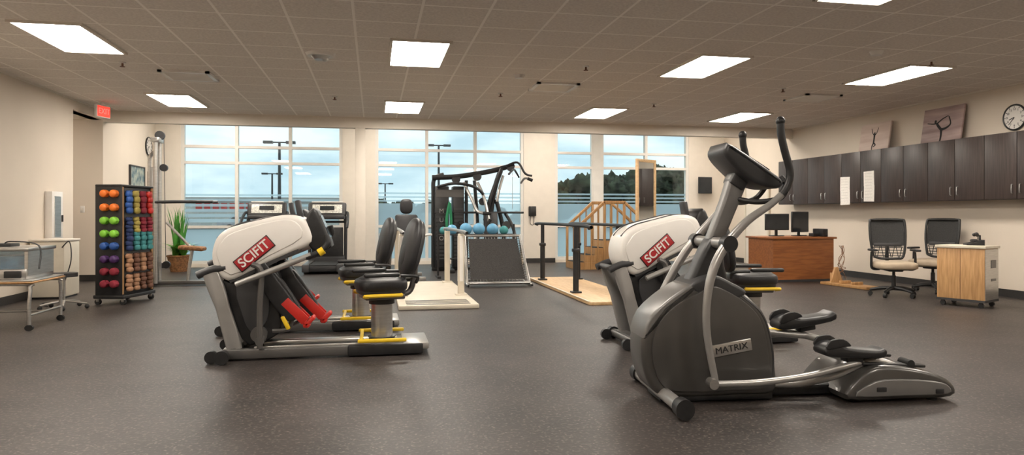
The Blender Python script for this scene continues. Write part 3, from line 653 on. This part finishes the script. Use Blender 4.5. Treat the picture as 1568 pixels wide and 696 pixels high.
g.p('pulleys', B().cyl((-.08,-.03,2.48),(-.08,.03,2.48),.075,n=24).cyl((-.02,-.03,1.95),(-.02,.03,1.95),.06,n=24).cyl((.02,-.03,.35),(.02,.03,.35),.06,n=24), M_black)
g.p('dip_bars', B().tube([(-.12,-.12,1.38),(.2,-.16,1.39),(.78,-.18,1.39)],.024,8).tube([(-.12,.12,1.38),(.2,.16,1.39),(.78,.18,1.39)],.024,8), M_dgrey)
g.p('side_handles', B().tube([(-.35,-.15,.35),(-.42,-.15,.75),(-.36,-.15,1.0),(-.18,-.12,1.1)],.022,8).tube([(-.35,.15,.35),(-.42,.15,.75),(-.36,.15,1.0),(-.18,.12,1.1)],.022,8).tube([(-.35,-.15,.35),(-.32,-.12,.15),(-.22,-.1,.08)],.022,8), M_steel)
g.p('seat', B().box((.42,0,.62),(.40,.28,.07),bev=.03,rot=(0,5,0)), M_basket)
g.p('seat_post', B().tube([(.35,0,.08),(.38,0,.35),(.42,0,.60)],.028,8).tube([(.02,0,1.05),(.2,0,.85),(.38,0,.65)],.022,8), M_steel)
g.p('cable', B().cyl((-.02,0,2.44),(.01,0,.4),.005,n=6), M_black)

# ---------------------------------------------------------------- plant
def plant(loc):
    g = G('potted_plant', loc); g.o.scale = (.95,.95,.95)
    g.p('basket', B().cyl((0,0,0),(0,0,.34),.17,.24,28).torus((0,0,.34),.235,.02), M_basket)
    g.p('soil', B().cyl((0,0,.33),(0,0,.345),.22,.22,20), M_rub)
    b = B(); d = B()
    def leaf(bb, base, ang, L, lean, w):
        dx,dy = math.cos(ang),math.sin(ang); t = bmesh.new(); N = 8; vs = []
        for i in range(N+1):
            f = i/N; out = lean*f*f*L; z = base[2]+L*f*(1-lean*.45*f); ww = w*math.sin(math.pi*min(.98,.12+f*.87))
            c = Vector((base[0]+dx*out, base[1]+dy*out, z)); s_ = Vector((-dy,dx,0))*ww
            vs.append((t.verts.new(c-s_), t.verts.new(c+Vector((dx,dy,0))*ww*.3), t.verts.new(c+s_)))
        for i in range(N):
            for j in (0,1): t.faces.new((vs[i][j],vs[i][j+1],vs[i+1][j+1],vs[i+1][j]))
        bb._m(t)
    for i in range(28): leaf(b, (random.uniform(-.09,.09),random.uniform(-.09,.09),.33), random.uniform(0,6.28), random.uniform(.8,1.2), random.uniform(.05,.22), .026)
    for i in range(90): leaf(d, (random.uniform(-.12,.12),random.uniform(-.12,.12),.33), random.uniform(0,6.28), random.uniform(.25,.5), random.uniform(.7,1.3), .035)
    g.p('tall_leaves', b, M_leafd); g.p('low_leaves', d, M_leaf)
plant((-3.95,15.4,0))

# ---------------------------------------------------------------- multi gym
g = G('multi_gym', (2.15,14.5,0))
g.p('weight_tower', B().box((-.75,.15,.92),(.30,.32,1.70),bev=.02).box((-.40,.15,.92),(.24,.32,1.70),bev=.02), M_black)
b = B()
for i in range(14): b.box((-.75,-.015,.25+i*.08),(.24,.01,.05)); b.box((-.40,-.015,.25+i*.08),(.18,.01,.05))
g.p('weight_plates', b, M_dgrey)
g.p('tower_lettering_panel', B().box((-.58,-.02,1.62),(.58,.01,.16)), M_gtube)
for i, ch in enumerate('MUSO'): g.text('tower_letter', ch, .13, (-.76,-.03,1.25-i*.19), (90,0,0), M_tube)
g.p('base_frame', B().box((0,.15,.04),(1.9,.12,.07),bev=.01).box((-.6,-.2,.04),(.1,.9,.07),bev=.01).box((.75,-.1,.04),(.1,1.0,.07),bev=.01), M_black)
g.p('frame_tubes', B().tube([(-.92,.1,.08),(-.92,.1,1.5),(-.90,.1,1.92),(-.70,.1,2.02)],.045,10).tube([(-.95,.05,1.95),(-.4,.05,1.98),(.3,.05,2.10),(.80,.05,2.24)],.055,10)
    .tube([(.25,.12,.08),(.30,.12,1.1),(.40,.12,1.75),(.52,.1,2.12)],.055,10).tube([(.52,.0,2.15),(.30,-.02,1.6),(.15,-.05,1.05)],.04,10).tube([(.55,.1,.08),(.58,.1,.8),(.42,.1,1.5)],.045,10).cyl((-.9,.0,1.22),(1.0,.0,1.22),.022)
    .tube([(-.22,.1,.08),(-.22,.1,1.9)],.035,8,k=1).tube([(0,.1,.08),(.02,.1,1.0),(-.05,.1,1.9)],.035,8).tube([(-.85,-.1,1.75),(-.5,-.25,1.82),(-.1,-.25,1.75),(.1,-.2,1.6)],.03,8).tube([(.62,.1,1.2),(.75,-.1,.9),(.78,-.3,.5),(.75,-.5,.06)],.035,8), M_black)
g.p('lat_bar', B().tube([(.62,-.30,2.02),(.74,-.1,2.12),(.80,.05,2.14),(.86,.2,2.12),(.98,.4,2.0)],.022,8).tube([(.60,-.1,2.2),(.85,-.1,2.28),(1.0,-.15,2.05),(1.15,-.15,2.0)],.024,8), M_black)
g.p('pulleys', B().cyl((.72,0,2.18),(.72,.05,2.18),.08,n=20).cyl((.0,0,1.98),(.0,.05,1.98),.09,n=20).cyl((-.45,0,1.92),(-.45,.05,1.92),.09,n=20).cyl((.30,-.06,1.12),(.30,.0,1.12),.09,n=20).cyl((.62,-.06,.95),(.62,.0,.95),.09,n=20).cyl((.1,-.1,1.45),(.1,-.05,1.45),.08,n=20), M_dgrey)
g.p('press_arms', B().tube([(-.30,-.05,1.85),(-.15,-.2,1.5),(-.05,-.35,1.25),(.12,-.40,1.2)],.032,8).tube([(.0,-.05,1.85),(.12,-.2,1.5),(.2,-.35,1.0)],.032,8).tube([(.95,.05,1.85),(1.02,-.05,1.95),(1.12,-.15,1.92)],.024,8).tube([(.55,-.02,2.0),(.45,-.1,1.7),(.40,-.12,1.45)],.03,8), M_tube)
g.p('arm_grips', B().cyl((.05,-.42,1.2),(.22,-.42,1.2),.034).cyl((.15,-.35,.92),(.22,-.36,1.08),.034).cyl((1.06,-.15,1.94),(1.16,-.15,1.90),.034).cyl((-.35,-.2,1.0),(-.35,.0,1.0),.05), M_rub)
g.p('seat_pads', B().box((.25,-.35,.52),(.34,.45,.08),bev=.03).box((.27,-.10,.92),(.30,.08,.62),bev=.03,rot=(-8,0,0)), M_vinyl)
g.p('cable', B().cyl((.76,.02,2.12),(.76,.02,1.3),.005,n=6).cyl((-.45,.02,1.9),(-.4,.02,1.78),.005,n=6), M_steel)
g.p('exercise_band', B().tube([(-.60,-.12,1.42),(-.57,-.12,1.1),(-.58,-.12,.85),(-.64,-.12,.83),(-.66,-.12,1.1),(-.60,-.12,1.42)],.03,8).cyl((-.60,-.13,1.42),(-.60,-.01,1.44),.012), M_green)
g = G('medicine_ball_rack', (1.90,12.95,0))
g.p('frame', B().cyl((-.72,0,.02),(-.72,0,1.0),.02).cyl((.72,0,.02),(.72,0,1.0),.02).cyl((-.72,-.08,.80),(.72,-.08,.80),.012).cyl((-.72,.08,.80),(.72,.08,.80),.012).cyl((-.72,0,.35),(.72,0,.35),.014).box((-.72,0,.02),(.06,.5,.04)).box((.72,0,.02),(.06,.5,.04)), M_black)
b = B()
for x, r_ in ((-.46,.10),(-.20,.115),(.05,.115),(.31,.11)): b.sph((x,0,.79+r_),r_,n=24)
g.p('medicine_balls', b, M_lblu)
g.p('small_balls', B().sph((-.62,0,.875),.075).sph((.53,0,.88),.085), M_teal)

# ---------------------------------------------------------------- rebounder
g = G('rebounder', (2.03,11.35,0), -3); A = -34
Mx = Matrix.Translation((0,.20,.43)) @ Matrix.Rotation(R(90+A), 4, 'X')
def tf(pts): return [tuple(Mx @ Vector(p)) for p in pts]
hw = .52; hh = .46
b = B(); sq = tf([(-hw,-hh,0),(hw,-hh,0),(hw-.08,hh,0),(-hw,hh,0)])
for i in range(4): b.cyl(sq[i], sq[(i+1)%4], .022); b.sph(sq[i], .026, n=12)
g.p('frame', b, M_steel)
b = B(); b.sheet([[(-hw+.06,-hh+.06,0),(hw-.06,-hh+.06,0)],[(-hw+.06,hh-.06,0),(hw-.14,hh-.06,0)]]); b.bm.transform(Mx); g.p('mat', b, M_net)
b = B()
for i in range(18):
    t = -hw+.06+i*(2*hw-.12)/17
    b.cyl((t,-hh,0),(t,-hh+.07,0),.006,n=6).cyl((t*.95-.03,hh,0),(t*.95-.03,hh-.07,0),.006,n=6)
    u = -hh+.06+i*(2*hh-.12)/17
    b.cyl((-hw,u,0),(-hw+.07,u,0),.006,n=6); xr = hw-.08*(u+hh)/(2*hh); b.cyl((xr,u,0),(xr-.08,u,0),.006,n=6)
b.bm.transform(Mx); g.p('springs', b, M_gtube)
g.p('legs', B().tube([sq[0],(sq[0][0],-.32,.03),(sq[0][0],.1,.02),(sq[0][0],.62,.03),sq[3]],.018,8,k=1).tube([sq[1],(sq[1][0],-.32,.03),(sq[1][0],.1,.02),(sq[1][0],.62,.03),sq[2]],.018,8,k=1).cyl((-hw,.62,.03),(hw,.62,.03),.018), M_steel)
g.p('tray', B().box((0,-.27,.06),(1.0,.14,.02),rot=(-12,0,0),bev=.005), M_steel)

# ---------------------------------------------------------------- gait training platforms
g = G('balance_platform', (.80,10.15,0))
g.p('plate', B().box((0,0,.03),(1.0,3.1,.055),bev=.01), M_cream); b = B()
for i in range(4): b.box((0,-1.46+i*.13,.059),(.80,.05,.006))
g.p('grip_strips', b, M_gtube); b = B()
for x in (-.42,.40):
    for y in (-.50,1.35): b.box((x,y,.48),(.085,.085,.86),bev=.012).box((x,y,.065),(.16,.16,.02),bev=.005)
g.p('posts', b, M_cream); b = B()
for x in (-.42,.40): b.tube([(x,-1.0,.92),(x,-.9,.945),(x,1.6,.945),(x,1.75,.92)],.022,10,k=2)
g.p('handrails', b, M_tube)
b = B()
for x in (-.42,.40): b.cyl((x,-.5,.25),(x,-.5,.88),.05,n=16)
g.p('height_sleeves', b, M_white)
g = G('parallel_bars', (3.18,10.4,0))
g.p('platform', B().box((0,0,.022),(.86,3.6,.044),bev=.006), M_ply); b = B(); bb = B()
for x in (-.30,.34):
    for y in (-.72,1.3):
        b.cyl((x,y,.044),(x,y,.66),.042).cyl((x,y,.6),(x,y,1.0),.032).box((x,y,.055),(.14,.14,.025),bev=.004); b.box((x,y,.66),(.10,.10,.05),bev=.01)
    bb.tube([(x,-1.35,.99),(x,-1.2,1.02),(x,1.6,1.02),(x,1.7,1.0)],.025,10,k=2)
g.p('posts', b, M_black); g.p('handrails', bb, M_black); g.p('edge_tape', B().box((-.425,0,.047),(.03,3.5,.004)), M_cream)

# training stairs
g = G('training_staircase', (5.08,14.6,0), 0); g.o.scale = (.74,1,.96); b = B()
for i in range(3):
    for q in range(i+1): b.box((-1.0+i*.28,0,.08+q*.16),(.28,.78,.158)); b.box((1.0-i*.28,0,.08+q*.16),(.28,.78,.158))
b.box((0,0,.32),(.62,.80,.64),bev=.004); g.p('steps', b, M_pine)
g.p('treads', B().box((0,0,.645),(.60,.7,.01)).box((-.44,0,.485),(.26,.7,.01)).box((-.72,0,.325),(.26,.7,.01)).box((-1.0,0,.165),(.26,.7,.01)).box((.44,0,.485),(.26,.7,.01)), M_rub)
b = B()
for y in (-.42,.42):
    for x, z in ((-1.1,.95),(-.30,1.50),(.30,1.50),(1.1,.95)): b.box((x,y,z/2),(.07,.05,z),bev=.006)
    for x, z in ((-.9,1.08),(-.7,1.22),(-.5,1.36),(.5,1.36),(.7,1.22),(.9,1.08),(-.1,1.48),(.1,1.48)): b.box((x,y,z/2),(.03,.03,z))
    b.box((0,y,1.50),(.66,.06,.07),bev=.01)
    b.box((-.70,y,1.23),(.99,.06,.07),rot=(0,-34.5,0),bev=.01); b.box((.70,y,1.23),(.99,.06,.07),rot=(0,34.5,0),bev=.01)
g.p('railing', b, M_pine)

# posture mirror
g = G('posture_mirror', (5.40,13.2,0), 33)
b = B()
for s_ in (-1,1): b.box((s_*.30,0,1.20),(.06,.05,2.10),bev=.006)
b.box((0,0,2.26),(.66,.05,.06),bev=.006).box((0,0,.18),(.66,.05,.06),bev=.006).box((-.30,0,.09),(.06,.60,.06),bev=.006).box((.30,0,.09),(.06,.60,.06),bev=.006)
g.p('frame', b, M_ply); g.p('glass', B().box((0,-.005,1.22),(.55,.01,2.02)), M_mirror); g.p('backing', B().box((0,.01,1.22),(.55,.01,2.02)), M_pine)
b = B()
for x in (-.3,.3):
    for y in (-.26,.26): b.cyl((x-.012,y,.03),(x+.012,y,.03),.03,n=14)
g.p('casters', b, M_rub)

# tall exercise chair behind
g = G('leg_press_machine', (.60,12.75,0), 0)
g.p('base', B().box((0,0,.05),(.12,1.1,.07),bev=.01).box((0,-.5,.05),(.6,.1,.07),bev=.01).box((0,.5,.05),(.6,.1,.07),bev=.01).cyl((0,.2,.05),(0,.2,.45),.05), M_tube)
g.p('seat', B().box((0,.05,.50),(.44,.46,.09),bev=.035).box((0,.32,.86),(.42,.09,.64),bev=.04,rot=(-8,0,0)), M_vinyl)
g.p('headrest', B().sph((0,.38,1.33),(.12,.055,.14),e=.7), M_vinyl)
g.p('headrest_post', B().cyl((0,.40,1.1),(0,.40,1.35),.018), M_steel)
g.p('arm_handles', B().tube([(-.26,.2,.5),(-.30,.1,.72),(-.32,-.15,.80),(-.5,-.25,.82)],.022,8).tube([(.26,.2,.5),(.30,.1,.72),(.32,-.15,.80),(.42,-.25,.82)],.022,8), M_white)

# ---------------------------------------------------------------- outdoors
finish('ground_outside', B().box((0,117,-.2),(300,200,.1)), M_asph)
finish('sidewalk_outside', B().box((2,18.3,-.12),(40,3,.1)), M_conc)
b = B()
for i in range(22): b.box((-22+i*2.8,34,-.145),(.12,5.2,.012))
finish('parking_lines', b, M_line)
b = B(); random.seed(9)
for i in range(70):
    x = 18+random.uniform(0,44); f = .5 if x < 22 else .78 if x < 29 else 1
    for q in range(7):
        b.sph((x+random.uniform(-1.6,1.6), 72+random.uniform(-4,4), f*random.uniform(.8,5.6)), (random.uniform(.9,1.7),1.8,random.uniform(.8,1.4)), n=10)
for i in range(90):
    b.sph((random.uniform(-60,30), 110+random.uniform(-4,4), random.uniform(.4,2.0)), (random.uniform(1.2,2.6),2.5,random.uniform(.8,1.8)), n=8)
tr = finish('tree_line', b, M_tree, ang=180)
tx = bpy.data.textures.new('foliage_noise','CLOUDS'); tx.noise_scale = .45; tx.noise_depth = 4
ss = tr.modifiers.new('sub','SUBSURF'); ss.levels = 1; ss.render_levels = 1
dm = tr.modifiers.new('foliage','DISPLACE'); dm.texture = tx; dm.strength = 1.8; dm.texture_coords = 'GLOBAL'
g = G('street_building', (-14.5,70,0)); g.p('walls', B().box((0,0,1.2),(22,6,2.6)), M_bldg); g.p('roof', B().box((0,0,2.6),(22.6,6.6,.3)), M_conc)
b = B()
for i in range(11): b.box((-1+i*.72,-3.1,1.9),(.5,.1,.6))
g.p('sign', b, M_red)
def car(x, y, rz):
    g = G('parked_car', (x,y,-.15), rz)
    g.p('body', B().prof([(-2.2,.35),(-2.2,.85),(-1.5,.95),(-1.0,1.42),(.6,1.45),(1.2,.98),(2.1,.85),(2.2,.4),(1.9,.25),(-1.9,.25)],-.85,.85,bev=.08), M_carp)
    g.p('windows', B().prof([(-1.3,.98),(-.92,1.36),(.55,1.38),(1.02,.98)],-.865,.865), M_screen); b = B()
    for a in (-1.35,1.35):
        for c_ in (-.78,.78): b.cyl((a,c_-.1,.32),(a,c_+.1,.32),.32)
    g.p('wheels', b, M_rub)
car(-8.5,52,0); car(4.5,54,90); car(8.2,54,90); car(16,50,0)
def lamp(x,y,h):
    g = G('street_lamp',(x,y,-.15)); g.p('pole', B().cyl((0,0,0),(0,0,h),.11,.07,10).cyl((-.5,0,h),(.5,0,h),.04,n=8), M_dgrey)
    g.p('lamp_heads', B().box((-.6,0,h),(.5,.35,.14)).box((.6,0,h),(.5,.35,.14)), M_dgrey)
lamp(-5.1,40,5.3); lamp(1.2,75,4.6); lamp(4.6,50,6.3); lamp(-8.5,62,4.8)

# ---------------------------------------------------------------- world
w = bpy.data.worlds.new('sky'); S.world = w; w.use_nodes = True
nt = w.node_tree; n = nt.nodes; l = nt.links; bg = n['Background']
tc = n.new('ShaderNodeTexCoord'); mp = n.new('ShaderNodeMapping'); mp.inputs['Scale'].default_value = (1,1,3.2)
no = n.new('ShaderNodeTexNoise'); no.inputs['Scale'].default_value = 5.5; no.inputs['Detail'].default_value = 6
l.new(tc.outputs['Generated'], mp.inputs[0]); l.new(mp.outputs[0], no.inputs['Vector'])
cr = n.new('ShaderNodeValToRGB'); cr.color_ramp.elements[0].position = .34; cr.color_ramp.elements[1].position = .58
cr.color_ramp.elements[0].color = (.44,.56,.63,1); cr.color_ramp.elements[1].color = (.72,.77,.79,1)
l.new(no.outputs['Fac'], cr.inputs[0]); l.new(cr.outputs[0], bg.inputs[0]); bg.inputs[1].default_value = 1.7

# ---------------------------------------------------------------- camera
cam = bpy.data.cameras.new('camera'); co = bpy.data.objects.new('camera', cam); S.collection.objects.link(co)
co.location = (0,0,1.18); co.rotation_euler = (R(90),0,R(-11.3))
cam.sensor_width = 36; cam.lens = 24.34; cam.shift_y = -.01276; cam.clip_end = 500
S.camera = co
S.view_settings.view_transform = 'Standard'
S.view_settings.look = 'None'
S.view_settings.exposure = 0
